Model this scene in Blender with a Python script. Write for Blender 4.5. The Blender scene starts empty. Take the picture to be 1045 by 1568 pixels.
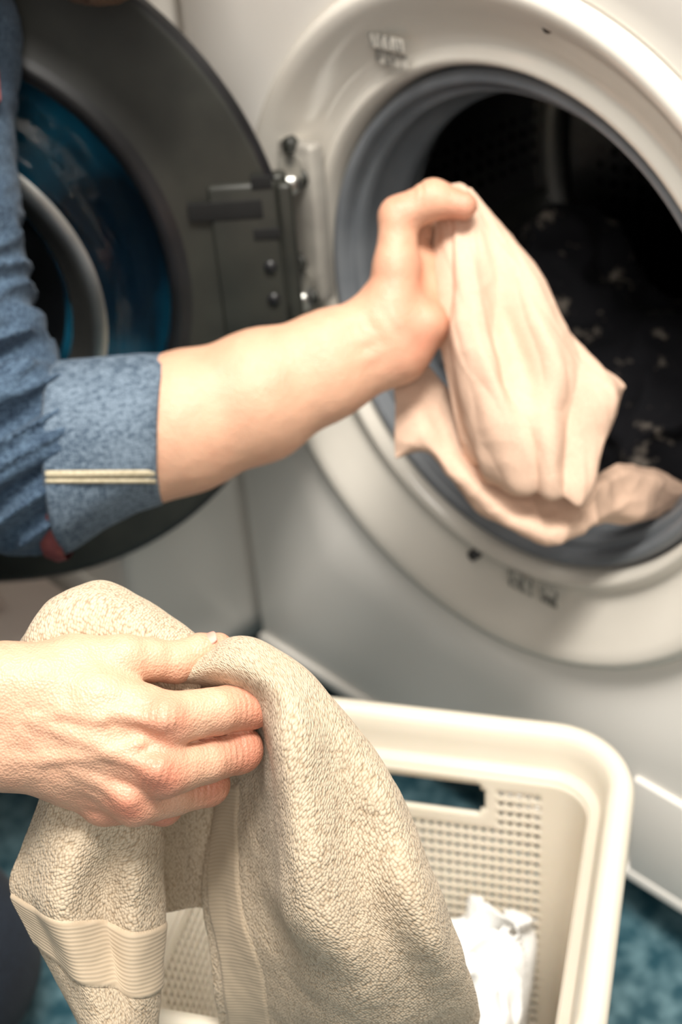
import bpy, bmesh, math, random
import numpy as np
from mathutils import Vector, Matrix
random.seed(3); rng=np.random.RandomState(7)
SC=bpy.context.scene
# ------------------------------------------------------------------ camera
CAM=np.array([.563,-.6251,.8768])
RT=np.array([.6862,.7237,-.0734]); UP=np.array([-.3559,.4221,.8338]); BK=np.array([.6344,-.546,.5472])
cd=bpy.data.cameras.new("camera"); cam=bpy.data.objects.new("camera",cd); SC.collection.objects.link(cam)
M=Matrix(((RT[0],UP[0],BK[0]),(RT[1],UP[1],BK[1]),(RT[2],UP[2],BK[2]))).to_quaternion().to_matrix().to_4x4()
M.translation=Vector(CAM); cam.matrix_world=M
cd.sensor_fit='VERTICAL'; cd.sensor_height=36; cd.lens=50; cd.clip_start=.02
cd.dof.use_dof=True; cd.dof.focus_distance=.595; cd.dof.aperture_fstop=7.0
SC.camera=cam
SC.view_settings.view_transform='Standard'; SC.view_settings.look='None'; SC.view_settings.exposure=0

# ------------------------------------------------------------------ helpers
def link(o,parent=None):
    SC.collection.objects.link(o)
    if parent: o.parent=parent
    return o
def empty(name):
    o=bpy.data.objects.new(name,None); o.empty_display_size=.05; return link(o)
def mesh_obj(name,V,F,mat=None,parent=None,smooth=True,recalc=True,mats=None,midx=None):
    me=bpy.data.meshes.new(name)
    if isinstance(F,np.ndarray): me.from_pydata(np.asarray(V,float).tolist(),[],F.tolist())
    else: me.from_pydata([tuple(map(float,v)) for v in V],[],[tuple(map(int,f)) for f in F])
    me.update()
    if midx is not None: me.polygons.foreach_set("material_index",np.array(midx,dtype=np.int32))
    if recalc:
        bm=bmesh.new(); bm.from_mesh(me); bmesh.ops.recalc_face_normals(bm,faces=bm.faces); bm.to_mesh(me); bm.free()
    if smooth: me.polygons.foreach_set("use_smooth",np.ones(len(me.polygons),dtype=bool))
    o=bpy.data.objects.new(name,me)
    for m in (mats or ([mat] if mat else [])): me.materials.append(m)
    return link(o,parent)
def lathe(name,prof,mat,center,ax,ux,vx,seg=128,parent=None,mats=None,split=None):
    """profile (r,a): radius and distance along ax"""
    center=np.array(center);ax=np.array(ax);ux=np.array(ux);vx=np.array(vx)
    V=[];F=[];mi=[]
    for r,a in prof:
        for i in range(seg):
            t=2*math.pi*i/seg; V.append(center+ax*a+(ux*math.cos(t)+vx*math.sin(t))*max(r,1e-5))
    for j in range(len(prof)-1):
        for i in range(seg):
            F.append((j*seg+i,j*seg+(i+1)%seg,(j+1)*seg+(i+1)%seg,(j+1)*seg+i))
            if split: mi.append(split[j])
    return mesh_obj(name,V,F,mat,parent,mats=mats,midx=mi if split else None,recalc=True)
def box(name,c,s,mat,parent=None,rot=None,bev=.003,seg=3):
    bm=bmesh.new(); bmesh.ops.create_cube(bm,size=1)
    for v in bm.verts: v.co=Vector((v.co.x*s[0],v.co.y*s[1],v.co.z*s[2]))
    if bev: bmesh.ops.bevel(bm,geom=bm.edges[:],offset=bev,segments=seg,affect='EDGES',profile=.5)
    if rot is not None: bmesh.ops.transform(bm,matrix=rot,verts=bm.verts)
    bmesh.ops.translate(bm,vec=Vector(c),verts=bm.verts)
    me=bpy.data.meshes.new(name); bm.to_mesh(me); bm.free()
    for p in me.polygons: p.use_smooth=True
    me.materials.append(mat); o=bpy.data.objects.new(name,me)
    try: me.set_sharp_from_angle(angle=.7)
    except Exception: pass
    return link(o,parent)
# ------------------------------------------------------------------ noise
_perm=rng.permutation(256); _perm=np.concatenate([_perm,_perm,_perm])
_g=rng.normal(size=(256,3)); _g/=np.linalg.norm(_g,axis=1)[:,None]
def noise(P):
    P=np.asarray(P,dtype=np.float64); I=np.floor(P).astype(int); f=P-I; I&=255
    w=f*f*f*(f*(f*6-15)+10); out=0
    for dx in (0,1):
        for dy in (0,1):
            for dz in (0,1):
                h=_perm[_perm[_perm[I[:,0]+dx]+I[:,1]+dy]+I[:,2]+dz]&255
                d=(_g[h]*(f-np.array([dx,dy,dz]))).sum(1)
                wt=(w[:,0] if dx else 1-w[:,0])*(w[:,1] if dy else 1-w[:,1])*(w[:,2] if dz else 1-w[:,2])
                out=out+d*wt
    return out
def fbm(P,o=3):
    s=0;a=1
    for i in range(o): s=s+a*noise(P*(2**i)+17.3*i); a*=.5
    return s
# ------------------------------------------------------------------ sdf
def cap(P,a,b):
    A=np.array(a[:3],float);B=np.array(b[:3],float);ra,rb=a[3],b[3]
    ab=B-A;t=np.clip(((P-A)@ab)/(ab@ab+1e-9),0,1)
    return np.linalg.norm(P-(A+t[:,None]*ab),axis=1)-(ra+(rb-ra)*t)
def smin(a,b,k):
    h=np.clip(.5+.5*(b-a)/k,0,1)
    return b+(a-b)*h-k*h*(1-h)
def chain(P,pts,k):
    d=None
    for i in range(len(pts)-1):
        c=cap(P,pts[i],pts[i+1]); d=c if d is None else smin(d,c,k)
    return d
def ell(P,c,r):
    q=(P-np.array(c))/np.array(r); l=np.linalg.norm(q,axis=1); return (l-1)*min(r)
def surf(fn,lo,hi,h):
    lo=np.array(lo,float);hi=np.array(hi,float)
    n=np.ceil((hi-lo)/h/4).astype(int)*4+1
    ax=[lo[i]+h*np.arange(n[i]) for i in range(3)]
    cx=[a[::4] for a in ax]
    G=np.stack(np.meshgrid(*cx,indexing='ij'),-1).reshape(-1,3)
    Fc=fn(G).reshape([len(c) for c in cx])
    idx=[np.minimum((np.arange(n[i])+2)//4,len(cx[i])-1) for i in range(3)]
    F=Fc[np.ix_(*idx)].copy()
    m=np.abs(F)<h*7
    I=np.argwhere(m); P=lo+I*h
    vals=np.empty(len(P))
    for s in range(0,len(P),400000): vals[s:s+400000]=fn(P[s:s+400000])
    F[m]=vals
    ins=F<0
    c=[n[i]-1 for i in range(3)]
    cnt=np.zeros(c,int)
    for dx in (0,1):
        for dy in (0,1):
            for dz in (0,1): cnt+=ins[dx:dx+c[0],dy:dy+c[1],dz:dz+c[2]]
    act=(cnt>0)&(cnt<8); A=np.argwhere(act); ids=-np.ones(c,int); ids[act]=np.arange(len(A))
    acc=np.zeros((len(A),3)); num=np.zeros(len(A))
    cor=[(a,b,d) for a in (0,1) for b in (0,1) for d in (0,1)]
    for p in cor:
        for axn in range(3):
            if p[axn]==1: continue
            q=list(p);q[axn]=1
            fa=F[A[:,0]+p[0],A[:,1]+p[1],A[:,2]+p[2]];fb=F[A[:,0]+q[0],A[:,1]+q[1],A[:,2]+q[2]]
            mm=(fa<0)!=(fb<0); t=np.where(mm,fa/np.where(mm,fa-fb,1),0)
            pos=np.tile(np.array(p,float),(len(A),1)); pos[:,axn]+=t
            acc[mm]+=pos[mm]; num[mm]+=1
    V=lo+(A+acc/num[:,None])*h
    Q=[]
    for axn in range(3):
        o1,o2=[i for i in range(3) if i!=axn]
        sl=[slice(0,n[i]) for i in range(3)]; s0=list(sl);s1=list(sl)
        s0[axn]=slice(0,n[axn]-1);s1[axn]=slice(1,n[axn])
        ch=ins[tuple(s0)]!=ins[tuple(s1)]; E=np.argwhere(ch)
        ok=(E[:,o1]>0)&(E[:,o2]>0)&(E[:,o1]<n[o1]-1)&(E[:,o2]<n[o2]-1); E=E[ok]
        def cid(a,b):
            X=E.copy();X[:,o1]-=a;X[:,o2]-=b; return ids[X[:,0],X[:,1],X[:,2]]
        Q.append(np.stack([cid(0,0),cid(1,0),cid(1,1),cid(0,1)],1))
    Q=np.concatenate(Q); Q=Q[(Q>=0).all(1)]
    return V,Q
def frame(V,kind):
    """camera-aligned frames: x right, y down in image pixels, z towards the camera"""
    O,u={'A':(np.array([.1824,-.2975,.5485]),.0002755),'B':(np.array([.0174,-.1555,.4062]),.000395)}[kind]  # origins on the camera axis; one unit is one image pixel at that depth
    V=np.asarray(V,float)
    return O+np.outer((V[:,0]-522.5)*u,RT)-np.outer((V[:,1]-784)*u,UP)+np.outer(V[:,2]*u,BK)
def set_col(o,C,name="tint"):
    a=o.data.color_attributes.new(name,'FLOAT_COLOR','POINT')
    C=np.concatenate([C,np.ones((len(C),1))],1) if C.shape[1]==3 else C
    a.data.foreach_set("color",C.astype(np.float32).ravel())
# ------------------------------------------------------------------ sheets
def crom(C,n,axis):
    C=np.moveaxis(np.asarray(C,float),axis,0); m=len(C)
    t=np.linspace(0,m-1-1e-6,n);i=np.floor(t).astype(int);f=(t-i)
    g=lambda k:C[np.clip(i+k,0,m-1)]
    p0,p1,p2,p3=g(-1),g(0),g(1),g(2)
    p0=np.where((i==0).reshape(-1,*([1]*(C.ndim-1))),2*p1-p2,p0)
    p3=np.where((i>=m-2).reshape(-1,*([1]*(C.ndim-1))),2*p2-p1,p3)
    f=f.reshape(-1,*([1]*(C.ndim-1)))
    R=.5*((2*p1)+(-p0+p2)*f+(2*p0-5*p1+4*p2-p3)*f*f+(-p0+3*p1-3*p2+p3)*f**3)
    return np.moveaxis(R,0,axis)
def sheet(ctrl,nr,nc,kind,disp=None,band=None):
    S=crom(crom(ctrl,nr,0),nc,1)
    P=frame(S.reshape(-1,3),kind).reshape(nr,nc,3)
    du=np.gradient(P,axis=1);dv=np.gradient(P,axis=0);N=np.cross(du,dv);N/=np.linalg.norm(N,axis=2)[...,None]+1e-12
    r,c=np.meshgrid(np.linspace(0,1,nr),np.linspace(0,1,nc),indexing='ij')
    lu=np.concatenate([np.zeros((nr,1)),np.cumsum(np.linalg.norm(np.diff(P,axis=1),axis=2),1)],1)
    lv=np.concatenate([np.zeros((1,nc)),np.cumsum(np.linalg.norm(np.diff(P,axis=0),axis=2),0)],0)
    lu=.5*lu+.5*np.tile(lu.mean(0),(nr,1)); lv=.5*lv+.5*np.tile(lv.mean(1)[:,None],(1,nc))
    b=band(r,c) if band else np.zeros((nr,nc))
    if disp is not None: P=P+N*disp(P.reshape(-1,3),r.ravel(),c.ravel(),lu.ravel(),lv.ravel(),b.ravel()).reshape(nr,nc,1)
    i=np.arange(nr*nc).reshape(nr,nc)
    F=np.stack([i[:-1,:-1],i[:-1,1:],i[1:,1:],i[1:,:-1]],-1).reshape(-1,4)
    return P.reshape(-1,3),F,np.stack([lu,lv],-1).reshape(-1,2),b.ravel()
def join_sheets(name,parts,mat,thick,parent=None,offset=0):
    V=[];F=[];U=[];B=[];o=0
    for v,f,u,b in parts: V.append(v);F.append(f+o);U.append(u);B.append(b);o+=len(v)
    V=np.concatenate(V);F=np.concatenate(F);U=np.concatenate(U);B=np.concatenate(B)
    ob=mesh_obj(name,V,F,mat,parent,recalc=False)
    uv=ob.data.uv_layers.new(name="UVMap"); li=np.empty(len(ob.data.loops),dtype=np.int32); ob.data.loops.foreach_get("vertex_index",li)
    uv.data.foreach_set("uv",U[li].astype(np.float32).ravel())
    a=ob.data.attributes.new("band",'FLOAT','POINT'); a.data.foreach_set("value",B.astype(np.float32))
    m=ob.modifiers.new("thickness",'SOLIDIFY'); m.thickness=thick; m.offset=offset
    return ob
# ------------------------------------------------------------------ materials
def mat(name,col,rough=.5,metal=0,**kw):
    m=bpy.data.materials.new(name); m.use_nodes=True; b=m.node_tree.nodes["Principled BSDF"]
    b.inputs["Base Color"].default_value=(*col,1); b.inputs["Roughness"].default_value=rough; b.inputs["Metallic"].default_value=metal
    for k,v in kw.items(): b.inputs[k.replace("_"," ")].default_value=v
    return m
def N(m,t,**kw):
    n=m.node_tree.nodes.new(t)
    for k,v in kw.items():
        if k in n.inputs: n.inputs[k].default_value=v
        else: setattr(n,k,v)
    return n
def L(m,a,b): m.node_tree.links.new(a,b)
def add_noise(m,col1,col2,scale,detail=3,bump=0,dist=.001,coord='Object',lo=.35,hi=.65):
    b=m.node_tree.nodes["Principled BSDF"]; tc=N(m,"ShaderNodeTexCoord"); n=N(m,"ShaderNodeTexNoise",Scale=scale,Detail=detail)
    L(m,tc.outputs[coord],n.inputs["Vector"]); r=N(m,"ShaderNodeValToRGB"); r.color_ramp.elements[0].position=lo; r.color_ramp.elements[1].position=hi
    r.color_ramp.elements[0].color=(*col1,1); r.color_ramp.elements[1].color=(*col2,1)
    L(m,n.outputs["Fac"],r.inputs["Fac"]); L(m,r.outputs["Color"],b.inputs["Base Color"])
    if bump:
        bp=N(m,"ShaderNodeBump",Strength=bump,Distance=dist); L(m,n.outputs["Fac"],bp.inputs["Height"]); L(m,bp.outputs["Normal"],b.inputs["Normal"])
    return r
M_white=mat("washer_white_enamel",(.84,.81,.77),.2); add_noise(M_white,(.88,.845,.79),(.90,.87,.82),6)
M_ring=mat("door_surround_plastic",(.70,.67,.61),.15); add_noise(M_ring,(.71,.67,.60),(.74,.70,.63),8)
M_gasket=mat("gasket_rubber",(.22,.24,.27),.38); add_noise(M_gasket,(.16,.175,.195),(.21,.225,.245),20)
M_dgrey=mat("door_inner_grey_plastic",(.03,.03,.027),.45); add_noise(M_dgrey,(.020,.021,.018),(.029,.030,.025),30)
M_black=mat("black_plastic",(.012,.012,.014),.35); add_noise(M_black,(.008,.008,.009),(.014,.014,.016),30)
M_slot_shade=mat("recess_shade_black",(.004,.004,.004),.9); add_noise(M_slot_shade,(.003,.003,.003),(.006,.006,.006),30)  # shade inside the door recesses, put into a near-black colour
M_chrome=mat("hinge_metal",(.6,.6,.58),.35,1); add_noise(M_chrome,(.50,.50,.48),(.60,.60,.57),30)
M_dark=mat("dark_rubber",(.03,.03,.035),.7); add_noise(M_dark,(.025,.025,.03),(.04,.04,.045),10)  # one dark rubber tone for plinths, feet and tub shrouds
M_glass=mat("door_bowl_glass",(.85,.93,.96),.02,0); b=M_glass.node_tree.nodes["Principled BSDF"]; b.inputs["Transmission Weight"].default_value=1; b.inputs["IOR"].default_value=1.33
n=N(M_glass,"ShaderNodeTexNoise",Scale=14.,Detail=2.); bp=N(M_glass,"ShaderNodeBump",Strength=.12,Distance=.01); L(M_glass,n.outputs["Fac"],bp.inputs["Height"]); L(M_glass,bp.outputs["Normal"],b.inputs["Normal"])
M_blue=mat("door_cover_blue",(.01,.10,.20),.3)
r=add_noise(M_blue,(.004,.018,.035),(.014,.17,.30),9,lo=.40,hi=.58)
M_drum=mat("drum_steel",(.16,.16,.17),.28,1); b=M_drum.node_tree.nodes["Principled BSDF"]
tc=N(M_drum,"ShaderNodeTexCoord"); vo=N(M_drum,"ShaderNodeTexVoronoi",Scale=70.,Randomness=.1); L(M_drum,tc.outputs["Object"],vo.inputs["Vector"])
r=N(M_drum,"ShaderNodeValToRGB"); r.color_ramp.elements[0].position=.25; r.color_ramp.elements[1].position=.32; r.color_ramp.elements[0].color=(.01,.01,.01,1); r.color_ramp.elements[1].color=(.34,.34,.35,1)
L(M_drum,vo.outputs["Distance"],r.inputs["Fac"]); L(M_drum,r.outputs["Color"],b.inputs["Base Color"])
M_pattern=mat("dark_printed_fabric",(.01,.01,.012),.85); b=M_pattern.node_tree.nodes["Principled BSDF"]
tc=N(M_pattern,"ShaderNodeTexCoord"); nn=N(M_pattern,"ShaderNodeTexNoise",Scale=38.,Detail=3.,Roughness=.7); L(M_pattern,tc.outputs["Object"],nn.inputs["Vector"])
r=N(M_pattern,"ShaderNodeValToRGB"); r.color_ramp.elements[0].position=.58; r.color_ramp.elements[1].position=.72; r.color_ramp.elements[0].color=(.008,.008,.012,1); r.color_ramp.elements[1].color=(.42,.36,.30,1)
L(M_pattern,nn.outputs["Fac"],r.inputs["Fac"]); L(M_pattern,r.outputs["Color"],b.inputs["Base Color"])
def skin():
    m=mat("skin",(.75,.47,.34),.45); b=m.node_tree.nodes["Principled BSDF"]
    at=N(m,"ShaderNodeAttribute",attribute_name="tint"); tc=N(m,"ShaderNodeTexCoord")
    n1=N(m,"ShaderNodeTexNoise",Scale=55.,Detail=5.); L(m,tc.outputs["Object"],n1.inputs["Vector"])
    mp=N(m,"ShaderNodeMapRange"); mp.inputs[3].default_value=.86; mp.inputs[4].default_value=1.12; L(m,n1.outputs["Fac"],mp.inputs[0])
    vm=N(m,"ShaderNodeVectorMath",operation='SCALE'); L(m,at.outputs["Color"],vm.inputs[0]); L(m,mp.outputs[0],vm.inputs["Scale"]); L(m,vm.outputs[0],b.inputs["Base Color"])
    v=N(m,"ShaderNodeTexVoronoi",Scale=900.); L(m,tc.outputs["Object"],v.inputs["Vector"])
    n2=N(m,"ShaderNodeTexNoise",Scale=300.,Detail=4.); L(m,tc.outputs["Object"],n2.inputs["Vector"])
    ad=N(m,"ShaderNodeMath",operation='ADD'); L(m,v.outputs["Distance"],ad.inputs[0]); L(m,n2.outputs["Fac"],ad.inputs[1])
    bp=N(m,"ShaderNodeBump",Strength=.42,Distance=.0007); L(m,ad.outputs[0],bp.inputs["Height"]); L(m,bp.outputs["Normal"],b.inputs["Normal"])
    b.inputs["Subsurface Weight"].default_value=.12; b.inputs["Subsurface Radius"].default_value=(1,.3,.15); b.inputs["Subsurface Scale"].default_value=.003
    return m
M_skin=skin()
def denim(name,c1,c2):
    m=mat(name,c1,.85); b=m.node_tree.nodes["Principled BSDF"]; tc=N(m,"ShaderNodeTexCoord")
    mp=N(m,"ShaderNodeMapping"); mp.inputs["Scale"].default_value=(900,900,200); L(m,tc.outputs["Object"],mp.inputs[0])
    n=N(m,"ShaderNodeTexNoise",Scale=1.,Detail=2.); L(m,mp.outputs[0],n.inputs["Vector"])
    mpb=N(m,"ShaderNodeMapping"); mpb.inputs["Scale"].default_value=(200,200,1000); L(m,tc.outputs["Object"],mpb.inputs[0])
    nb=N(m,"ShaderNodeTexNoise",Scale=1.,Detail=2.); L(m,mpb.outputs[0],nb.inputs["Vector"])
    n2=N(m,"ShaderNodeTexNoise",Scale=18.,Detail=3.); L(m,tc.outputs["Object"],n2.inputs["Vector"])
    a1=N(m,"ShaderNodeMath",operation='ADD'); L(m,n.outputs["Fac"],a1.inputs[0]); L(m,nb.outputs["Fac"],a1.inputs[1])
    ad=N(m,"ShaderNodeMath",operation='MULTIPLY_ADD'); ad.inputs[1].default_value=.40; L(m,a1.outputs[0],ad.inputs[0])
    mu=N(m,"ShaderNodeMath",operation='MULTIPLY'); mu.inputs[1].default_value=.20; L(m,n2.outputs["Fac"],mu.inputs[0]); L(m,mu.outputs[0],ad.inputs[2])
    r=N(m,"ShaderNodeValToRGB"); r.color_ramp.elements[0].position=.41; r.color_ramp.elements[1].position=.60
    r.color_ramp.elements[0].color=(*c1,1); r.color_ramp.elements[1].color=(*c2,1); L(m,ad.outputs[0],r.inputs["Fac"]); L(m,r.outputs["Color"],b.inputs["Base Color"])
    bp=N(m,"ShaderNodeBump",Strength=.4,Distance=.0006); L(m,a1.outputs[0],bp.inputs["Height"]); L(m,bp.outputs["Normal"],b.inputs["Normal"])
    b.inputs["Sheen Weight"].default_value=.05
    return m
M_denim=denim("denim_shirt",(.008,.025,.055),(.075,.125,.19)); M_cuff=denim("denim_cuff",(.03,.055,.09),(.17,.225,.29)); M_jeans=denim("dark_jeans",(.004,.007,.014),(.012,.02,.035))
M_seam=mat("cream_selvedge_tape",(.62,.54,.38),.8); add_noise(M_seam,(.42,.36,.24),(.56,.49,.35),400)
M_red=mat("coral_lining",(.35,.08,.07),.8); add_noise(M_red,(.12,.025,.03),(.20,.05,.045),200)
M_hair=mat("brown_beard",(.10,.05,.03),.7); add_noise(M_hair,(.05,.025,.012),(.16,.09,.05),300,bump=.8,dist=.003)
def towel():
    m=mat("terry_cotton",(.6,.5,.37),.95); b=m.node_tree.nodes["Principled BSDF"]
    uv=N(m,"ShaderNodeUVMap",uv_map="UVMap"); at=N(m,"ShaderNodeAttribute",attribute_name="band")
    ns=N(m,"ShaderNodeTexNoise",Scale=70.,Detail=1.); L(m,uv.outputs[0],ns.inputs["Vector"])
    sc=N(m,"ShaderNodeVectorMath",operation='SCALE'); sc.inputs["Scale"].default_value=.002; L(m,ns.outputs["Color"],sc.inputs[0])
    av=N(m,"ShaderNodeVectorMath",operation='ADD'); L(m,uv.outputs[0],av.inputs[0]); L(m,sc.outputs[0],av.inputs[1])
    mp=N(m,"ShaderNodeMapping"); mp.inputs["Scale"].default_value=(980,620,1); mp.inputs["Rotation"].default_value=(0,0,.35); L(m,av.outputs[0],mp.inputs[0])
    vo=N(m,"ShaderNodeTexVoronoi",Scale=1.,Randomness=.65); vo.feature='SMOOTH_F1'; vo.inputs["Smoothness"].default_value=.3; L(m,mp.outputs[0],vo.inputs["Vector"])
    sq=N(m,"ShaderNodeMath",operation='POWER'); sq.inputs[1].default_value=2.; L(m,vo.outputs["Distance"],sq.inputs[0])
    inv=N(m,"ShaderNodeMath",operation='SUBTRACT'); inv.inputs[0].default_value=1; L(m,sq.outputs[0],inv.inputs[1])
    wv=N(m,"ShaderNodeTexWave",Scale=160.,Distortion=.2); wv.bands_direction='Y'; L(m,uv.outputs[0],wv.inputs["Vector"])
    wf=N(m,"ShaderNodeMapRange"); wf.inputs[3].default_value=.64; wf.inputs[4].default_value=.78; L(m,wv.outputs["Fac"],wf.inputs[0])
    mx=N(m,"ShaderNodeMix"); mx.data_type='FLOAT'; L(m,at.outputs["Fac"],mx.inputs["Factor"]); L(m,inv.outputs[0],mx.inputs["A"]); L(m,wf.outputs[0],mx.inputs["B"])
    bp=N(m,"ShaderNodeBump",Strength=.75,Distance=.0011); L(m,mx.outputs["Result"],bp.inputs["Height"]); L(m,bp.outputs["Normal"],b.inputs["Normal"])
    r=N(m,"ShaderNodeValToRGB"); e=r.color_ramp.elements; e[0].position=.40; e[1].position=.90; e[0].color=(.37,.275,.18,1); e[1].color=(.60,.49,.36,1)  # ramp follows loop height: shade in the crevices is put into the colour
    L(m,mx.outputs["Result"],r.inputs["Fac"]); L(m,r.outputs["Color"],b.inputs["Base Color"])
    b.inputs["Sheen Weight"].default_value=.10
    return m
M_towel=towel()
def cloth(name,c1,c2,sc=900):
    m=mat(name,c1,.85); add_noise(m,c1,c2,sc,2,.15,.0004); return m
M_pillow=cloth("blush_cotton",(.62,.42,.31),(.70,.49,.37)); M_wcloth=cloth("white_cotton",(.76,.77,.76),(.84,.84,.83))
M_basket=mat("cream_polypropylene",(.86,.78,.66),.35); add_noise(M_basket,(.78,.68,.555),(.81,.71,.59),10)
M_basket.node_tree.nodes["Principled BSDF"].inputs["Subsurface Weight"].default_value=.1
M_floor=mat("teal_mottled_floor",(.03,.13,.17),.35); r=add_noise(M_floor,(.02,.07,.095),(.13,.23,.265),55,8,lo=.38,hi=.70)
M_wall=mat("wall_paint",(.85,.83,.79),.6); add_noise(M_wall,(.84,.82,.78),(.87,.85,.81),3)
M_bin=mat("blush_plastic_bin",(.70,.58,.52),.4); add_noise(M_bin,(.72,.60,.54),(.77,.66,.60),5)
# ------------------------------------------------------------------ room
box("floor",(0,-.8,-.025),(4,3.2,.05),M_floor,bev=0)
box("wall_back",(0,.75,1.2),(4,.1,2.4),M_wall,bev=0)
box("wall_left",(-1.95,-.85,1.2),(.1,3.1,2.4),M_wall,bev=0)
box("ceiling",(0,-.8,2.45),(4,3.2,.1),M_wall,bev=0)
box("baseboard_back",(1.2,.69,.05),(1.5,.02,.10),M_white,bev=.003)
# ------------------------------------------------------------------ washer
CZ=.45
def machine(name,x0,with_drum=True,y0=0.):
    root=empty(name)
    seg=160; zb,zt=.045,.85; hw=.297
    def rect(t,hw,zb,zt,rad=.02):
        c,s=math.cos(t),math.sin(t); up=(zt-CZ) if s>0 else (CZ-zb)
        k=min(hw/abs(c) if abs(c)>1e-6 else 1e9, up/abs(s) if abs(s)>1e-6 else 1e9)
        return c*k,s*k
    ang=[2*math.pi*i/seg for i in range(seg)]
    for sx in (1,-1):
        for dz in (zt-CZ,zb-CZ):
            a=math.atan2(dz,sx*hw)%(2*math.pi); i=min(range(seg),key=lambda j:abs(ang[j]-a)); ang[i]=a
    loops=[]
    def circ(r,y): loops.append([(x0+r*math.cos(t),y0+y,CZ+r*math.sin(t)) for t in ang])
    circ(.2375,.004);circ(.243,0)
    for f in (.35,.7): loops.append([(x0+(1-f)*.243*math.cos(t)+f*rect(t,hw-.012,zb+.012,zt-.012)[0],y0,CZ+(1-f)*.243*math.sin(t)+f*rect(t,hw-.012,zb+.012,zt-.012)[1]) for t in ang])
    for ins,y in ((.012,0),(.006,.001),(.002,.004),(0,.010),(0,.60),(.05,.60)):
        loops.append([(x0+rect(t,hw-ins,zb+ins,zt-ins)[0],y0+y,CZ+rect(t,hw-ins,zb+ins,zt-ins)[1]) for t in ang])
    loops.append([(x0,y0+.6,CZ)]*seg)
    V=[p for l in loops for p in l];F=[]
    for j in range(len(loops)-1):
        for i in range(seg): F.append((j*seg+i,j*seg+(i+1)%seg,(j+1)*seg+(i+1)%seg,(j+1)*seg+i))
    mesh_obj("cabinet",V,F,M_white,root)
    Y=(0,1,0);X=(1,0,0);Z=(0,0,1);c=(x0,y0,CZ)
    lathe("door_surround",[(.2385,.012),(.2375,-.004),(.2345,-.009),(.229,-.010),(.222,-.006),(.212,.003),(.20,.012),(.191,.017),(.187,.016),(.184,.012),(.180,.012),(.177,.018),(.1755,.03),(.1755,.06)],M_ring,c,Y,X,Z,parent=root)
    if with_drum:
        lathe("door_gasket",[(.1755,.035),(.174,.026),(.171,.021),(.167,.020),(.164,.024),(.1635,.031),(.1625,.034),(.160,.032),(.157,.034),(.1555,.042),(.156,.055),(.150,.062),(.149,.072),(.152,.082),(.165,.088)],M_gasket,c,Y,X,Z,parent=root)
        lathe("drum",[(.158,.095),(.160,.088),(.168,.088),(.20,.095),(.236,.11),(.240,.125),(.240,.34),(.238,.352),(.228,.357),(.222,.352),(.215,.352),(.10,.362),(.09,.352),(0,.352)],M_drum,c,Y,X,Z,parent=root)
        lathe("drum_rim",[(.2385,.336),(.231,.343),(.222,.350),(.2215,.344),(.232,.334),(.2385,.336)],M_chrome,c,Y,X,Z,parent=root)
        lathe("tub_shroud",[(.176,.05),(.25,.06),(.26,.40),(0,.41)],M_dark,c,Y,X,Z,parent=root)
        for k in range(3):
            a=math.radians(200+120*k); V=[];F=[]
            ns=14;
            for j,yy in enumerate(np.linspace(.125,.335,ns)):
                hgt=.045*math.sin(math.pi*(j+.3)/(ns-.4))**.4
                for q in range(9):
                    da=(q-4)/4*.16; hh=hgt*(1-abs((q-4)/4)**2.2); r=.2395-hh
                    V.append((x0+r*math.cos(a+da),y0+yy,CZ+r*math.sin(a+da)))
            for j in range(ns-1):
                for q in range(8): F.append((j*9+q,j*9+q+1,(j+1)*9+q+1,(j+1)*9+q))
            mesh_obj("drum_lifter_%d"%(k+1),V,F,M_dgrey,root)
    box("plinth",(x0,y0+.31,.032),(.56,.56,.04),M_dark,root,bev=.004)
    for i,(fx,fy) in enumerate(((-.25,.06),(.25,.06),(-.25,.54),(.25,.54))):
        lathe("foot_%d"%(i+1),[(0,0),(.022,0),(.022,.012),(.012,.016),(.012,.045)],M_dark,(x0+fx,y0+fy,0),Z,X,Y,24,root)
    box("top_panel",(x0,y0+.305,.858),(.6,.61,.025),M_white,root,bev=.006)
    box("control_fascia",(x0,y0-.004,.79),(.585,.012,.085),M_ring,root,bev=.004)
    lathe("program_dial",[(0,-.035),(.02,-.035),(.024,-.03),(.026,-.008),(.030,-.006)],M_chrome,(x0,y0,.79),Y,X,Z,48,root)
    box("detergent_drawer",(x0-.2,y0-.008,.79),(.15,.012,.07),M_white,root,bev=.004)
    box("filter_hatch",(x0+.20,y0-.001,.105),(.136,.006,.094),M_white,root,bev=.002)
    box("kick_ledge",(x0,y0-.001,.055),(.585,.008,.012),M_white,root,bev=.003)
    return root
washer=machine("washing_machine",0.0)
def ring_patch(name,cx,cz,w,h,ang,y,m,parent):
    R=Matrix.Rotation(ang,4,'Y'); box(name,(cx,y,cz),(w,.0008,h),m,parent,rot=R,bev=0)
M_stick=mat("printed_label",(.6,.58,.54),.5); b=M_stick.node_tree.nodes["Principled BSDF"]
tc=N(M_stick,"ShaderNodeTexCoord"); mp=N(M_stick,"ShaderNodeMapping"); mp.inputs["Scale"].default_value=(420,1,120); L(M_stick,tc.outputs["Object"],mp.inputs[0]); ns=N(M_stick,"ShaderNodeTexNoise",Scale=1.,Detail=1.); L(M_stick,mp.outputs[0],ns.inputs["Vector"])
r=N(M_stick,"ShaderNodeValToRGB"); r.color_ramp.elements[0].position=.47; r.color_ramp.elements[1].position=.54; r.color_ramp.elements[0].color=(.20,.19,.17,1); r.color_ramp.elements[1].color=(.60,.57,.51,1); L(M_stick,ns.outputs["Fac"],r.inputs["Fac"]); L(M_stick,r.outputs["Color"],b.inputs["Base Color"])
ring_patch("label_top",-.083,.634,.030,.008,.0,.0015,M_stick,washer)
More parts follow.
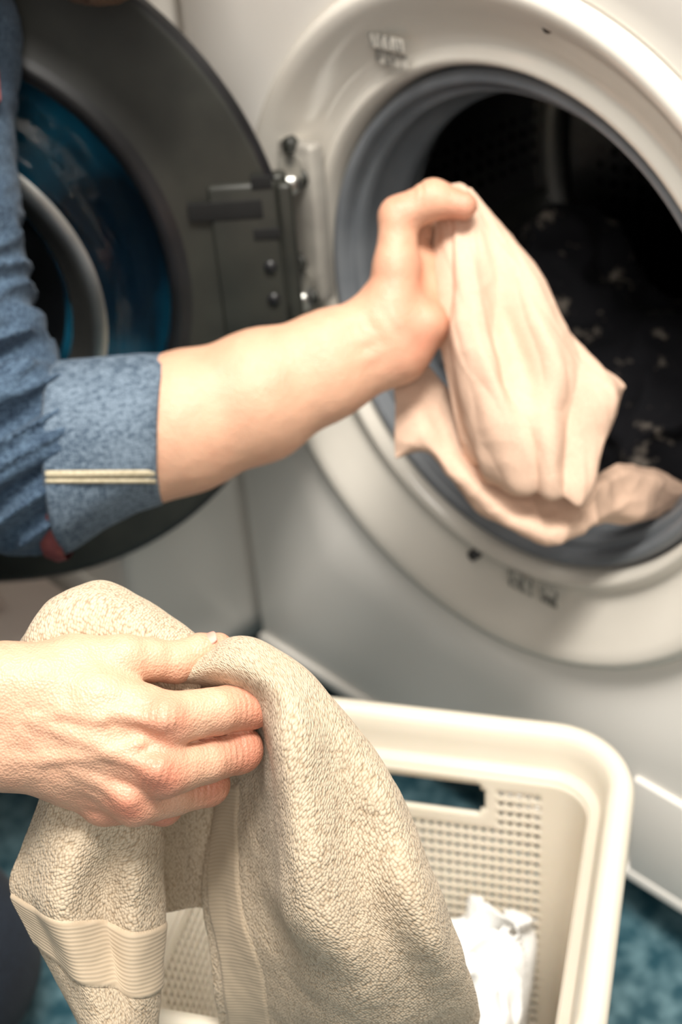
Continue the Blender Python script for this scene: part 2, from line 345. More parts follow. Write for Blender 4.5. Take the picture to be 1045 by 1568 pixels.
ring_patch("label_top_2",-.083,.623,.028,.008,.0,.0055,M_stick,washer)
ring_patch("label_bottom",.020,.264,.022,.014,.0,.0065,M_stick,washer)
ring_patch("label_bottom_2",.047,.266,.016,.014,.0,.0050,M_stick,washer)
for i,(x,z,y) in enumerate(((.047,.662,.001),(.040,.672,-.001),(-.03,.263,.010))):
    lathe("screw_%d"%(i+1),[(0,-.001),(.004,-.001),(.0045,.006)],M_black,(x,y,z),(0,1,0),(1,0,0),(0,0,1),20,washer)
M_plate=mat("hinge_plate_grey",(.42,.40,.36),.5,.2); add_noise(M_plate,(.33,.31,.28),(.41,.39,.35),40)
box("hinge_plate",(-.176,.003,.495),(.036,.014,.118),M_plate,washer,bev=.004)
for i,z in enumerate((.538,.452)):
    box("hinge_arm_%d"%(i+1),(-.165,-.018,z),(.052,.016,.014),M_chrome,washer,rot=Matrix.Rotation(-.75,4,'Z'),bev=.005)
    lathe("hinge_knuckle_%d"%(i+1),[(0,-.011),(.006,-.011),(.0065,-.009),(.0065,.009),(.006,.011),(0,.011)],M_dgrey,(-.150,-.042,z),(0,0,1),(1,0,0),(0,1,0),32,washer)
for i,(x,z) in enumerate(((-.178,.552),(-.168,.53),(-.178,.465),(-.168,.44))):
    lathe("hinge_screw_%d"%(i+1),[(0,-.0085),(.005,-.0085),(.006,-.006),(.006,-.001)],M_dgrey,(x,0,z),(0,1,0),(1,0,0),(0,0,1),20,washer)
# door (opened ~135 deg)
s=math.sqrt(.5); dn=np.array([s,-s,0]); dx=np.array([s,s,0]); dz=np.array([0,0,1.])
DR=.256
dc=np.array([-.141,-.041,.485])-dx*DR
lathe("door_frame",[(0,-.035),(.10,-.034),(.18,-.030),(.225,-.022),(.249,-.012),(DR,0),(.2555,.003),(.251,.006),(.247,.0065),(.20,.008),(.184,.009),(.180,.012),(.174,.013),(.170,.011),(.1685,.006),(.1675,-.012)],None,dc,dn,dx,dz,parent=washer,mats=[M_dgrey,M_black],split=[1,1,1,1,1,1,1,0,0,0,1,1,1,1,1])
lathe("door_cover_inside",[(.168,-.018),(.12,-.024),(0,-.026)],M_blue,dc,dn,dx,dz,parent=washer)
lathe("door_bowl",[(.168,.006),(.162,.012),(.157,.026),(.151,.038),(.143,.047),(.134,.051),(.125,.050),(.118,.044),(.108,.036),(.09,.032),(0,.028)],M_glass,dc,dn,dx,dz,parent=washer)
lathe("bowl_reflection_ring",[(.132,.0515),(.126,.054),(.119,.051),(.115,.045),(.106,.038)],M_chrome,dc,dn,dx,dz,parent=washer)  # chrome ring stands in for the reflection in the thick glass
lathe("bowl_dark_centre",[(.100,.020),(.09,.012),(0,.008)],M_black,dc,dn,dx,dz,parent=washer)
def door_part(name,a,bz,w,h,t,m,bev=.002,n0=.010):
    R=Matrix(((dx[0],dn[0],0,0),(dx[1],dn[1],0,0),(0,0,1,0),(0,0,0,1)))
    c=dc+dx*a+dz*bz+dn*n0; box(name,c,(w,t,h),m,washer,rot=R,bev=bev)
door_part("hinge_block",.226,-.012,.046,.15,.010,M_dgrey,.003,.006)
door_part("slot_shade_1",.214,.046,.050,.013,.002,M_slot_shade,.0008,.0108)  # flat plates, recess shade painted on as black
door_part("slot_shade_2",.240,.064,.014,.009,.002,M_slot_shade,.0008,.0108)
door_part("slot_shade_3",.240,.028,.018,.008,.002,M_slot_shade,.0008,.0108)
door_part("slot_shade_4",.236,-.045,.028,.016,.002,M_slot_shade,.0008,.0108)
door_part("hinge_leaf",.254,-.01,.010,.14,.010,M_dgrey,.003,.002)
for i,(a,bz) in enumerate(((.240,.004),(.240,-.020))):
    lathe("door_screw_%d"%(i+1),[(0,.003),(.004,.003),(.005,0)],M_black,dc+dx*a+dz*bz+dn*.010,dn,dx,dz,20,washer)
dryer=machine("tumble_dryer",-.607,y0=-.12)
lathe("door_glass",[(.174,.02),(.15,.0),(.10,-.012),(0,-.016)],M_black,(-.607,-.12,CZ),(0,1,0),(1,0,0),(0,0,1),parent=dryer)
third=machine("tumble_dryer",.607)
lathe("door_glass",[(.174,.02),(.15,.0),(.10,-.012),(0,-.016)],M_black,(.607,0,CZ),(0,1,0),(1,0,0),(0,0,1),parent=third)
sb=empty("storage_bin")
box("bin_body",(-.44,-.20,.065),(.20,.11,.13),M_bin,sb,bev=.012)
box("bin_lid",(-.44,-.20,.137),(.21,.12,.014),M_bin,sb,bev=.005)
box("bin_handle",(-.44,-.20,.149),(.07,.018,.012),M_bin,sb,bev=.004)
def dl(P):
    d=ell(P,(-.01,.235,.285),(.17,.095,.085)); d=np.minimum(d,ell(P,(.09,.24,.28),(.09,.08,.05))); d=smin(d,ell(P,(-.14,.25,.33),(.055,.07,.09)),.03)
    d=np.maximum(d,np.sqrt((P[:,0])**2+(P[:,2]-CZ)**2)-.232)
    return d+.035*np.abs(noise(P*17+2))+.012*np.abs(noise(P*40))-.012
V,Q=surf(dl,(-.24,.12,.20),(.24,.345,.56),.005)
mesh_obj("dark_laundry",V,Q,M_pattern)
# ------------------------------------------------------------------ basket
ba=math.radians(32); E1=np.array([math.cos(ba),math.sin(ba),0]); E2=np.array([math.sin(ba),-math.cos(ba),0])
HX,HY,BH=.132,.128,.28
BC=np.array([.1425,-.259,0])
n_sx=58;n_sy=56;n_cc=14
def rr_path(off,rad=.05):
    hx,hy,r=HX-rad,HY-rad,max(rad+off,.004); P=[];fl=[]
    for i in range(n_sx): P.append((-hx+2*hx*i/n_sx,hy+r)); fl.append(1)
    for i in range(n_cc): a=math.pi/2*(1-i/n_cc); P.append((hx+r*math.cos(a),hy+r*math.sin(a))); fl.append(0)
    for i in range(n_sy): P.append((hx+r,hy-2*hy*i/n_sy)); fl.append(2)
    for i in range(n_cc): a=-math.pi/2*(i/n_cc); P.append((hx+r*math.cos(a),-hy+r*math.sin(a))); fl.append(0)
    for i in range(n_sx): P.append((hx-2*hx*i/n_sx,-hy-r)); fl.append(1)
    for i in range(n_cc): a=-math.pi/2*(1+i/n_cc); P.append((-hx+r*math.cos(a),-hy+r*math.sin(a))); fl.append(0)
    for i in range(n_sy): P.append((-hx-r,-hy+2*hy*i/n_sy)); fl.append(2)
    for i in range(n_cc): a=math.pi-math.pi/2*(i/n_cc); P.append((-hx+r*math.cos(a),hy+r*math.sin(a))); fl.append(0)
    return P,fl
basket=empty("laundry_basket")
def b2w(p,z): v=BC+E1*p[0]-E2*p[1]; return (v[0],v[1],z)
prof=[(-.001,.246),(.001,.258),(.002,.273),(0,.279),(-.004,.2815),(-.009,.280),(-.0115,.276),(-.013,.268),(-.0150,.2575),(-.0165,.2545),(-.0215,.253),(-.0225,.2505)]
V=[];F=[]
for off,z in prof:
    P,fl=rr_path(off); V+= [b2w(p,z) for p in P]
n=len(P)
for j in range(len(prof)-1):
    for i in range(n): F.append((j*n+i,j*n+(i+1)%n,(j+1)*n+(i+1)%n,(j+1)*n+i))
o=mesh_obj("rim",V,F,M_basket,basket); m=o.modifiers.new("t",'SOLIDIFY'); m.thickness=.0022; m.offset=0
NR=60; V=[];F=[]
for j in range(NR+1):
    f=j/NR; z=.2515-f*(.2515-.02); P,fl=rr_path(-.0225-.020*f); V+=[b2w(p,z) for p in P]
for j in range(NR):
    for i in range(n):
        hole=False
        if fl[i] and fl[(i+1)%n]:
            if 3<=j<=NR-6 and j%2==1 and i%2==1: hole=True
            side=(i<n_sx) ; k=i if side else i-(n_sx+n_cc+n_sy+n_cc)
            if fl[i]==1 and 0<=k<n_sx:
                if j<=10 and 8<k<47: hole=False
                if 2<=j<=7 and 11<=k<=43 and not((j in(2,7)) and k in (11,43)): hole=True
        if not hole: F.append((j*n+i,j*n+(i+1)%n,(j+1)*n+(i+1)%n,(j+1)*n+i))
o=mesh_obj("perforated_wall",V,F,M_basket,basket); m=o.modifiers.new("t",'SOLIDIFY'); m.thickness=.0025; m.offset=0
V=[];F=[]
for off,z in [(-.0425,.02),(-.046,.012),(-.052,.008)]:
    P,fl=rr_path(off); 
    P=[(p[0],p[1]) for p in P]; V+=[b2w(p,z) for p in P]
for j in range(2):
    for i in range(n): F.append((j*n+i,j*n+(i+1)%n,(j+1)*n+(i+1)%n,(j+1)*n+i))
F.append(tuple(2*n+i for i in range(n)))
o=mesh_obj("basket_bottom",V,F,M_basket,basket); m=o.modifiers.new("t",'SOLIDIFY'); m.thickness=.003; m.offset=0
def wc(P):
    q=P-BC; a=q@E1;b_=q@E2
    d=np.sqrt(((a-.035)/.085)**2+((b_+.02)/.09)**2+((q[:,2]-.075)/.10)**2)-1; d*=.08
    n1=noise(P*20+5)
    f=np.abs(noise(P*np.array([26,26,15])+9+n1[:,None]*.9))
    f2=np.abs(noise(P*np.array([50,50,28])+4+n1[:,None]))
    d=d+.070*f+.020*f2-.021+.010*n1
    lim=.089-.02*(1-np.clip(q[:,2]/.24,0,1))
    bx=np.maximum(np.abs(a)-lim,np.abs(b_)-lim+.003)
    return np.maximum(-smin(-d,-bx,.02),.014-q[:,2])
V,Q=surf(wc,BC+np.array([-.13,-.13,.004]),BC+np.array([.14,.14,.21]),.0023)
o=mesh_obj("white_shirt_laundry",V,Q,M_wcloth)
# ------------------------------------------------------------------ towel
def tdisp(P,r,c,lu,lv,b):
    return .0032*fbm(P*20,2)+.0005*noise(P*110)-b*.0010
T2=[[(225,1060,-100),(240,1052,-85),(255,1047,-62),(262,1042,-50),(268,1034,-52),(275,1027,-62),(280,1022,-80),(285,1017,-95),(280,1022,-130)],
[(300,1100,-150),(320,1078,-115),(332,1060,-75),(341,1044,-30),(346,1026,-5),(350,1009,-5),(356,995,-25),(365,987,-60),(370,998,-120)],
[(330,1185,-250),(345,1145,-200),(375,1105,-110),(403,1072,-20),(417,1050,18),(425,1034,15),(432,1023,-5),(442,1020,-50),(435,1040,-120)],
[(310,1250,-290),(335,1205,-230),(392,1160,-120),(430,1122,20),(452,1106,46),(472,1092,20),(488,1080,-8),(500,1082,-60),(475,1100,-130)],
[(305,1310,-310),(332,1270,-250),(392,1235,-140),(434,1205,30),(464,1190,58),(506,1176,12),(548,1162,-5),(574,1167,-65),(545,1182,-150)],
[(290,1390,-320),(328,1350,-260),(390,1322,-150),(438,1302,28),(478,1290,62),(538,1272,2),(600,1254,4),(632,1264,-75),(600,1270,-170)],
[(285,1480,-320),(337,1450,-260),(402,1420,-150),(448,1400,5),(502,1395,44),(568,1385,-6),(634,1372,14),(672,1382,-85),(630,1392,-190)],
[(300,1580,-320),(368,1550,-250),(430,1520,-150),(488,1500,-50),(545,1495,-10),(615,1488,-48),(678,1482,-38),(712,1497,-130),(665,1500,-220)],
[(310,1700,-370),(380,1680,-310),(440,1650,-230),(500,1640,-170),(560,1640,-140),(635,1630,-150),(710,1620,-180),(748,1620,-230),(700,1620,-300)],
[(310,1790,-460),(380,1780,-400),(440,1760,-340),(500,1750,-300),(560,1750,-280),(640,1740,-280),(715,1720,-290),(760,1710,-320),(700,1700,-380)]]
T1=[[(0,1085,-60),(60,1070,-40),(120,1060,-40),(180,1060,-45),(240,1075,-60),(300,1080,-70)],
[(5,1020,-75),(50,975,-50),(120,950,-45),(185,965,-50),(240,1000,-65),(300,1035,-75)],
[(25,975,-110),(60,932,-105),(125,907,-105),(185,928,-105),(240,965,-105),(300,1003,-100)],
[(20,985,-170),(65,945,-190),(125,922,-195),(185,940,-190),(240,975,-180),(300,1010,-150)],
[(20,1100,-200),(65,1080,-240),(125,1070,-250),(185,1080,-240),(240,1090,-220),(300,1100,-180)]]
T3=[[(70,1150,-70),(90,1160,-40),(130,1170,-35),(170,1175,-40),(205,1180,-60),(225,1180,-110),(215,1180,-160)],
[(48,1240,-90),(75,1245,-50),(120,1255,-38),(165,1262,-45),(205,1270,-70),(228,1275,-120),(215,1280,-180)],
[(12,1325,-110),(50,1325,-70),(100,1335,-34),(150,1345,-84),(198,1352,-76),(226,1355,-140),(212,1360,-200)],
[(-8,1385,-110),(35,1395,-80),(90,1405,-42),(143,1420,-102),(192,1435,-92),(222,1440,-160),(208,1440,-220)],
[(15,1440,-110),(60,1460,-85),(105,1485,-58),(152,1505,-112),(190,1520,-110),(216,1530,-170),(205,1530,-230)],
[(60,1535,-120),(95,1560,-95),(135,1590,-85),(170,1610,-105),(195,1630,-140),(212,1630,-180),(202,1630,-240)],
[(100,1610,-130),(130,1650,-110),(160,1690,-100),(185,1720,-120),(200,1740,-150),(210,1740,-190),(200,1740,-250)]]
T4=[[(150,1200,-120),(200,1200,-180),(250,1200,-260),(300,1190,-280),(370,1180,-220)],
[(160,1280,-160),(210,1290,-240),(255,1290,-310),(300,1280,-320),(360,1260,-250)],
[(170,1360,-190),(215,1380,-280),(260,1385,-340),(305,1380,-340),(350,1360,-270)],
[(180,1460,-210),(220,1480,-300),(262,1485,-350),(305,1490,-350),(345,1480,-300)]]
def sm(x,a,b): return np.clip((x-a)/(b-a),0,1)
bandT3=lambda r,c: sm(r,.54,.55)*(1-sm(r,.73,.74))
bandT2=lambda r,c: (1-sm(c,.165,.175))*sm(c,.03,.04)*sm(r,.42,.43)
parts=[sheet(T2,520,420,'A',tdisp,bandT2),sheet(T1,160,200,'A',tdisp),sheet(T3,420,220,'A',tdisp,bandT3),sheet(T4,120,100,'A',tdisp)]
bath_towel=join_sheets("bath_towel",parts,M_towel,.0035)
# ------------------------------------------------------------------ pillowcase
def pdisp(P,r,c,lu,lv,b):
    z=np.zeros_like(r)
    q=np.stack([c*5.0+1.0*noise(P*9),r*1.9+c*.9,z+1.7],1)
    w=.0085*(.30-np.abs(noise(q)))*np.clip(.3+r*1.5,0,1)
    q2=np.stack([c*9-r*3,r*4.5+c*2,z+6.1],1)
    w2=.0040*(.25-np.abs(noise(q2)))
    return 1.9*w+w2+.0030*fbm(P*18,2)+.0010*np.abs(noise(P*60))
P1=[[(668,300,-30),(680,288,-5),(695,281,0),(712,283,0),(728,290,-5),(738,300,-20),(742,308,-45)],
[(672,345,-30),(690,340,5),(710,338,12),(735,336,16),(760,338,12),(780,345,-5),(790,355,-45)],
[(668,420,-20),(690,418,35),(720,415,50),(755,412,34),(795,408,45),(830,412,15),(842,425,-45)],
[(665,490,-20),(690,500,40),(730,500,62),(775,498,38),(820,488,58),(862,485,25),(878,498,-35)],
[(678,565,-25),(705,580,36),(750,585,74),(800,580,50),(855,568,70),(905,558,40),(925,556,-15)],
[(690,640,-30),(720,652,20),(765,657,68),(815,645,72),(870,630,60),(925,608,54),(962,588,18)],
[(703,682,-40),(735,706,5),(780,722,45),(830,716,68),(880,694,48),(925,662,40),(956,625,8)],
[(712,700,-60),(745,735,-30),(790,757,14),(840,768,42),(885,776,36),(905,745,10),(925,700,-20)],
[(705,690,-110),(740,715,-80),(790,735,-50),(838,745,-30),(875,750,-30),(895,725,-50),(915,690,-70)]]
P2=[[(600,560,-70),(640,545,-75),(672,560,-80),(730,640,-80),(800,690,-70),(870,720,-70),(930,735,-80)],
[(608,610,-62),(642,622,-50),(682,640,-55),(735,700,-60),(795,745,-50),(862,768,-45),(925,752,-60)],
[(606,688,-60),(645,664,-35),(690,698,-35),(738,755,-20),(797,798,-8),(860,814,-12),(925,784,-50)],
[(612,702,-70),(655,690,-50),(694,730,-45),(742,788,-40),(802,824,-30),(860,834,-35),(928,800,-60)],
[(620,695,-110),(660,690,-110),(700,725,-110),(748,775,-110),(802,805,-110),(860,812,-110),(925,790,-110)]]
P3=[[(890,745,-50),(930,722,-95),(985,705,-150),(1050,712,-200),(1115,730,-235)],
[(895,765,-35),(935,745,-60),(990,728,-125),(1055,733,-170),(1120,738,-230)],
[(900,800,-50),(940,790,-85),(995,785,-130),(1055,775,-190),(1122,752,-235)],
[(905,810,-100),(945,805,-130),(1000,800,-180),(1060,790,-220),(1125,765,-250)]]
def pdisp2(P,r,c,lu,lv,b): return .0045*fbm(P*20,2)+.0060*np.abs(noise(P*34))+.0018*np.abs(noise(P*70))
join_sheets("pillowcase",[sheet(P1,320,300,'B',pdisp),sheet(P2,160,240,'B',pdisp2),sheet(P3,100,150,'B',pdisp2)],M_pillow,.0012)
# ------------------------------------------------------------------ man
man=empty("man")
SK=np.array([.67,.39,.262]); SR=np.array([.62,.225,.145])
def tint(V,spots):
    w=np.zeros(len(V))
    for x,y,z,r,a in spots: w=np.maximum(w,a*np.exp(-((V-np.array([x,y,z]))**2).sum(1)/(r*r)))
    w=np.clip(w+.3*noise(V*.02)+.15*noise(V*.06),0,1)[:,None]
    return SK*(1-w)+SR*w
def ripple(P,k,dirv,amp,wl,rad):
    dirv=np.array(dirv,float);dirv/=np.linalg.norm(dirv); q=P-np.array(k,float)
    return amp*np.sin(q@dirv*2*math.pi/wl+1.5*noise(P*.06))*np.exp(-(q**2).sum(1)/(rad*rad))
def rhand(P):
    fore=smin(chain(P,[(-460,1095,-40,110),(-180,1070,-20,82),(0,1052,0,62),(60,1048,5,58)],25),chain(P,[(-460,1130,-40,120),(-180,1135,-20,85),(0,1140,-5,62),(60,1140,-5,60)],25),40)
    palm=chain(P,[(20,1055,5,60),(150,1068,20,50),(262,1098,30,41)],20)
    palm=smin(palm,chain(P,[(20,1090,8,58),(150,1120,26,48),(254,1172,32,42)],20),22)
    palm=smin(palm,chain(P,[(20,1130,0,58),(130,1160,10,48),(208,1220,6,40)],20),22)
    palm=smin(palm,chain(P,[(20,1150,-10,56),(100,1185,-12,47),(154,1230,-25,36)],20),22)
    palm=smin(palm,chain(P,[(30,1060,-10,52),(110,1024,-12,48),(188,1012,-18,39)],20),22)
    palm=smin(palm,chain(P,[(60,1130,-70,50),(190,1130,-90,45)],20),30)
    d=smin(fore,palm,30)
    for a,b_ in (((60,1062,58,8),(258,1094,71,11)),((60,1090,62,8),(248,1165,73,11)),((50,1120,54,7),(202,1212,47,10)),((50,1140,42,6),(150,1222,11,9))):
        d=smin(d,cap(P,a,b_),12)
    for pts in ([(20,1150,51,5),(80,1152,57,5),(130,1146,63,5),(180,1140,68,5),(225,1128,71,4)],[(60,1090,63,4),(110,1082,67,5),(170,1092,73,4)]):
        d=smin(d,chain(P,pts,10),14)
    fin=[[(266,1096,28,41),(330,1090,-6,36),(380,1086,-52,38),(345,1096,-135,31),(275,1100,-150,27)],
         [(256,1175,30,41),(315,1166,-12,35),(362,1158,-60,37),(322,1164,-140,31),(255,1167,-150,27)],
         [(208,1226,4,39),(262,1221,-26,33),(312,1214,-68,34),(268,1216,-145,29),(215,1214,-155,26)],
         [(154,1236,-26,35),(200,1245,-52,29),(240,1253,-84,29),(205,1252,-140,26),(165,1244,-150,22)]]
    f=None
    for c in fin:
        q=chain(P,c,7); f=q if f is None else smin(f,q,2)
    d=smin(d,f,7)
    for k in ((260,1088,61,20),(248,1166,63,20),(202,1214,37,18)): d=smin(d,np.linalg.norm(P-np.array(k[:3]),axis=1)-k[3],20)
    th=chain(P,[(188,1012,-18,38),(225,1014,-34,33),(262,1020,-54,32),(300,1006,-76,29),(328,998,-84,22)],9)
    d=smin(d,th,8)
    for k,dr in (((372,1085,-10),(1,0,-.7)),((356,1155,-20),(1,0,-.7)),((306,1210,-34),(1,0,-.6)),((256,1092,70),(1,.1,0)),((246,1170,72),(1,.3,0))):
        d=d+ripple(P,k,dr,1.3,11,25)
    d=d+ripple(P,(20,1100,60),(1,.1,0),1.0,26,60)
    w=noise(P*np.array([.04,.04,.04]))*1.4+noise(P*.13)*.45
    return d+w
V,Q=surf(rhand,(-440,900,-240),(450,1320,150),3.0)
o=mesh_obj("right_hand_and_forearm",frame(V,'A'),Q,M_skin,man)
set_col(o,tint(V,[(260,1092,66,42,.7),(250,1172,66,46,.9),(203,1225,44,42,.85),(385,1087,-40,50,.95),(368,1155,-50,50,.95),(316,1210,-55,45,.95),(240,1254,-75,45,.95),(330,1000,-80,35,.8),(150,1240,-20,60,.6),(320,1125,-10,30,.6)]))
def nail(name,c,n,t,w,l,kind,th=3):
    c=np.array(c,float);n=np.array(n,float);n/=np.linalg.norm(n);t=np.array(t,float);t-=n*(t@n);t/=np.linalg.norm(t);s_=np.cross(n,t)
    V=[];F=[];nu,nv=14,12
    for i in range(nu):
        for j in range(nv):
            a=(i/(nu-1)*2-1);b_=(j/(nv-1)*2-1)
            x=a*math.sqrt(max(0,1-b_*b_*.42));y=b_*math.sqrt(max(0,1-a*a*.3))
            V.append(c+s_*x*w+t*y*l+n*(th*(1-2.4*x*x-.5*y*y)))
    for i in range(nu-1):
        for j in range(nv-1): F.append((i*nv+j,i*nv+j+1,(i+1)*nv+j+1,(i+1)*nv+j))
    o=mesh_obj(name,frame(np.array(V),kind),F,M_nail,man); m=o.modifiers.new("t",'SOLIDIFY'); m.thickness=.0004; m.offset=0
M_nail=mat("fingernail",(.60,.31,.24),.5); add_noise(M_nail,(.58,.29,.23),(.63,.34,.27),200)
nail("thumb_nail",(311,983.5,-64),(-.22,-.68,.62),(1,-.32,-.25),14,16,'A',2.5)
def lhand(P):
    f1=chain(P,[(60,690,0,80),(200,652,0,84),(280,632,0,88),(400,585,5,76),(500,540,8,57),(577,493,8,44)],30)
    f2=chain(P,[(60,720,0,80),(200,690,0,84),(280,664,0,88),(400,624,0,77),(500,583,4,58),(603,543,4,43)],30)
    d=smin(f1,f2,30)
    palm=chain(P,[(590,500,-5,44),(622,388,-28,32)],10)
    for c in ([(600,510,-10,42),(645,405,-35,32)],[(610,520,-5,42),(658,445,-30,32)],[(615,530,0,40),(662,495,-15,32)],[(612,532,15,38),(648,500,17,35)],[(600,492,20,42),(606,412,26,35)]):
        palm=smin(palm,chain(P,c,10),22)
    d=smin(d,palm,34)
    d=smin(d,cap(P,(470,560,58,5),(585,516,49,5)),14); d=smin(d,cap(P,(490,590,54,5),(595,538,47,5)),14)
    fin=[[(622,388,-28,32),(655,330,-66,27),(705,330,-60,24),(735,345,-35,20)],
         [(645,405,-35,31),(710,380,-76,26),(750,395,-50,23),(748,412,-25,19)],
         [(658,445,-30,31),(722,435,-74,25),(755,450,-45,22),(742,460,-22,18)],
         [(662,495,-15,30),(712,500,-60,22),(732,510,-35,19),(722,515,-20,16)]]
    f=None
    for c in fin:
        q=chain(P,c,6); f=q if f is None else smin(f,q,4)
    d=smin(d,f,9)
    th=chain(P,[(606,412,26,34),(609,338,30,29),(662,315,40,28),(706,325,46,21)],12)
    d=smin(d,th,12)
    d=d+ripple(P,(592,508,45),(.85,-.5,0),1.2,26,32)+ripple(P,(640,300,60),(1,0,0),1.2,12,22)
    return d+noise(P*.05)*.8+noise(P*.012)*3
V,Q=surf(lhand,(90,250,-170),(800,860,150),3.4)
o=mesh_obj("left_hand_and_forearm",frame(V,'B'),Q,M_skin,man)
set_col(o,tint(V,[(706,325,46,40,.8),(612,330,40,35,.6),(640,520,40,50,.6),(655,450,20,60,.5),(660,315,60,30,.4),(600,440,50,50,.35)]))
nail("left_thumb_nail",(704,306,50),(.1,-.95,.3),(1,.25,.1),9,12,'B',2)
def shirt(P):
    sl=chain(P,[(150,690,0,100),(60,700,0,126),(-20,680,-10,144),(-75,600,-20,144),(-140,350,-20,154),(-155,60,-30,165)],40)
    sl=np.maximum(sl,P[:,0]-112)
    to=chain(P,[(-330,60,250,230),(-380,420,230,300),(-560,1050,160,330)],80)
    to=smin(to,cap(P,(-150,40,-30,150),(-420,60,560,160)),80)
    rs=chain(P,[(-420,60,560,165),(-520,560,640,140),(-430,960,640,125),(-330,1010,650,112),(-170,1000,640,98)],40)
    d=smin(smin(sl,to,60),rs,60)
    wa=noise(P*.006+4)*1.4
    wr=np.abs(noise(np.stack([P[:,0]*.004+wa,P[:,1]*.019+P[:,0]*.012,P[:,2]*.003],1)+3))
    wr2=np.abs(noise(np.stack([P[:,0]*.007+wa,P[:,1]*.036+P[:,0]*.020,P[:,2]*.006],1)+8))
    near=np.exp(-(((P-np.array([10,640,0]))/np.array([220,230,300]))**2).sum(1))
    return d+(wr*135+wr2*45)*(.08+.92*near)-6-26*near
V,Q=surf(shirt,(-950,-150,-340),(150,1420,880),6)
mesh_obj("denim_shirt",frame(V,'B'),Q,M_denim,man)
def tube(name,rings,mat_,kind,seg=72,disp=0,parent=man):
    V=[];F=[]
    for (cx,cy,cz,ry,rz,sh) in rings:
        for i in range(seg):
            a=2*math.pi*i/seg; V.append((cx+sh*math.cos(a),cy-ry*math.cos(a),cz+rz*math.sin(a)))
    for j in range(len(rings)-1):
        for i in range(seg): F.append((j*seg+i,j*seg+(i+1)%seg,(j+1)*seg+(i+1)%seg,(j+1)*seg+i))
    V=np.array(V)
    if disp: V[:,1:]+= (noise(V*.018)*disp)[:,None]*np.array([1,1])
    return mesh_obj(name,frame(V,kind),F,mat_,parent)
tube("left_cuff",[(225,658,0,100,98,4),(248,657,0,106,102,4),(255,657,0,110,107,4),(252,658,0,115,112,4),(215,664,0,121,116,3),(160,680,0,132,124,0),(110,698,0,145,134,-4),(97,702,0,147,136,-6),(90,702,0,139,128,-6),(98,700,0,112,106,-6)],M_cuff,'B',disp=7,seg=120)
tube("sleeve_underlining",[(105,722,0,136,96,0),(90,724,0,138,98,0),(72,724,0,130,90,0)],M_red,'B',disp=4)
def strip(name,y0,y1,w,mat_):
    V=[];F=[]; xs=np.linspace(250,98,14)
    for x in xs:
        f=(251-x)/155.; cy=658+f*44; ry=115+f*32; rz=112+f*24; yc=y0+(y1-y0)*f
        for k in (-1,-.4,.4,1):
            yy=yc+k*w; z=rz*math.sqrt(max(0,1-((yy-cy)/ry)**2)); V.append((x,yy,z+(5 if abs(k)<.9 else 2)))
    n_=len(xs)
    for i in range(n_-1):
        for k in range(3): F.append((i*4+k,i*4+k+1,(i+1)*4+k+1,(i+1)*4+k))
    o=mesh_obj(name,frame(np.array(V,float),'B'),F,mat_,man); m=o.modifiers.new("t",'SOLIDIFY'); m.thickness=.0012
strip("cuff_seam_1",728,730,5.5,M_seam)
strip("cuff_seam_2",739,740,3.5,M_seam)
HO=np.array([50,58,0])
def head(P):
    P=P-HO
    d=ell(P,(0,-370,180),(255,250,205))
    d=smin(d,chain(P,[(30,-250,180,150),(110,-120,180,95),(128,-85,180,88)],50),60)
    d=smin(d,cap(P,(-60,-200,200,150),(-280,10,230,150)),70)
    d=smin(d,chain(P,[(235,-330,180,18),(290,-240,180,26),(250,-225,180,24)],15),25)
    for z in (-30,390): d=smin(d,ell(P,(-20,-300,z),(45,70,18)),14)
    d=smin(d,chain(P,[(200,-150,120,18),(222,-150,180,22),(200,-150,240,18)],8),12)
    return d
V,Q=surf(head,(-380,-640,-60),(390,180,440),9)
o=mesh_obj("head_and_neck",frame(V,'B'),Q,M_skin,man); set_col(o,tint(V,[(250,-92,180,60,.8)]))
def hair(P):
    n_=noise(P*.05)*6; P=P-HO
    d=ell(P,(-30,-400,180),(262,258,216)); face=ell(P,(170,-300,180),(170,190,200)); d=np.maximum(d,-face)
    beard=chain(P,[(30,-240,180,158),(112,-118,180,98),(130,-82,180,90)],50)
    m=ell(P,(150,-300,180),(190,140,230)); beard=np.maximum(beard,-m); beard=np.maximum(beard,-(P[:,0]+40))
    return np.minimum(d,beard)+n_
V,Q=surf(hair,(-300,-640,-80),(350,120,440),8)
mesh_obj("hair_and_beard",frame(V,'B'),Q,M_hair,man)
M_eye=mat("eye",(.9,.9,.88),.1); add_noise(M_eye,(.88,.88,.86),(.92,.92,.9),50)
for i,z in enumerate((105,255)):
    c=frame(np.array([[212,-335,z]])+HO,'B')[0]
    lathe("eye_%d"%(i+1),[(0.0001,-.011),(.006,-.009),(.010,-.004),(.011,0),(.010,.004),(.006,.009),(.0001,.011)],M_eye,c,RT,UP,BK,24,man)
V=np.array([(-60,60,40),(-10,70,30),(8,120,40),(16,172,60),(-10,160,80),(-50,120,90)],float)
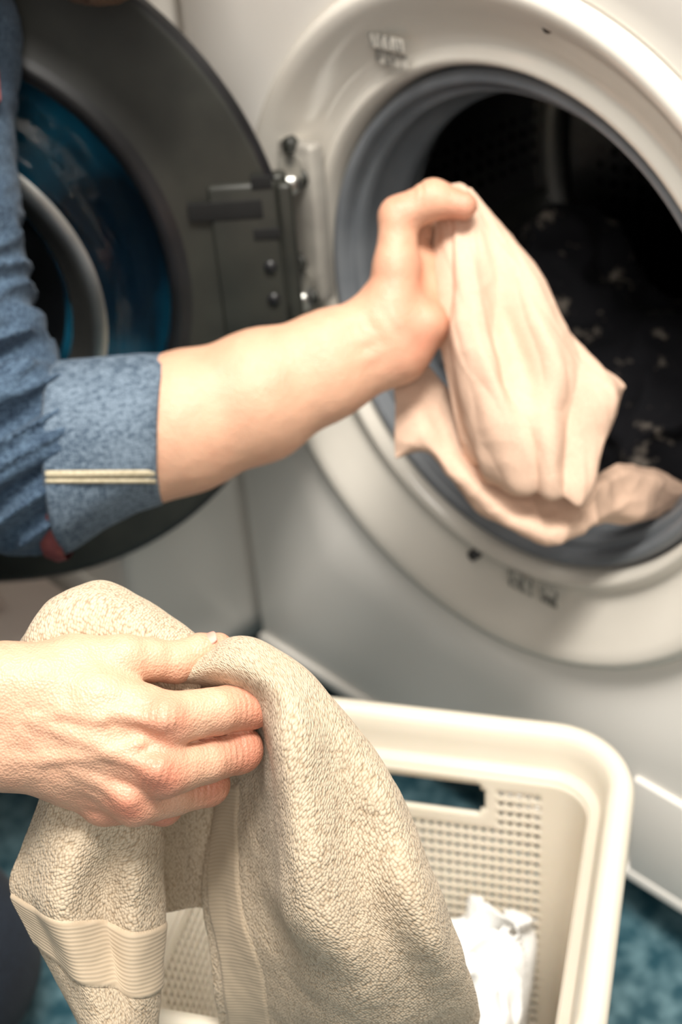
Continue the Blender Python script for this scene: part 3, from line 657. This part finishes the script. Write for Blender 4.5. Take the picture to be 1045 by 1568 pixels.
o=mesh_obj("shirt_collar",frame(V,'B'),[(0,1,2,3,4,5)],M_red,man,smooth=False); m=o.modifiers.new("t",'SOLIDIFY'); m.thickness=.003
def jeans(P):
    pel=cap(P,(-.50,-.48,.36,.12),(-.40,-.58,.36,.12))
    a=chain(P,[(-.42,-.58,.34,.105),(-.16,-.42,.085,.07),(-.45,-.66,.065,.05)],.03)
    b_=chain(P,[(-.50,-.48,.34,.105),(-.42,-.35,.09,.066),(-.68,-.55,.065,.05)],.03)
    d=smin(smin(pel,a,.03),b_,.03)
    return d+.006*np.abs(noise(P*18))
V,Q=surf(jeans,(-.87,-.87,-.02),(-.02,-.05,.60),.008)
mesh_obj("jeans",V,Q,M_jeans,man)
for i,c in enumerate(((-.47,-.675),(-.70,-.565))):
    def shoe(P,c=c): return smin(chain(P,[(c[0],c[1],.05,.045),(c[0]-.12,c[1]-.08,.045,.04)],.02),cap(P,(c[0]-.12,c[1]-.08,.04,.042),(c[0]-.15,c[1]-.10,.05,.035)),.02)
    V,Q=surf(shoe,(c[0]-.25,c[1]-.2,-.01),(c[0]+.1,c[1]+.1,.14),.006); mesh_obj("shoe_%d"%(i+1),V,Q,M_black,man)
# ------------------------------------------------------------------ lights
w=bpy.data.worlds.new("world"); SC.world=w; w.use_nodes=True; bg=w.node_tree.nodes["Background"]; bg.inputs[0].default_value=(1,.95,.87,1); bg.inputs[1].default_value=.32
def area(name,loc,target,size,power,col=(1,1,1),sy=None):
    l=bpy.data.lights.new(name,'AREA'); l.size=size; l.energy=power; l.color=col
    if sy: l.shape='RECTANGLE'; l.size_y=sy
    o=bpy.data.objects.new(name,l); o.location=loc; o.rotation_euler=(Vector(target)-Vector(loc)).to_track_quat('-Z','Y').to_euler(); link(o)
area("ceiling_light_panel",(.65,-.45,2.2),(.1,-.25,0),.6,50,(1,.95,.87),.4)
area("window_light",(1.4,-1.3,1.6),(0,-.1,.6),.8,13,(1,.96,.90))
area("added_front_fill",(.10,-.42,1.35),(0,0,.62),.35,5,(1,.96,.90))  # added fill to brighten the upper washer front, no real fixture
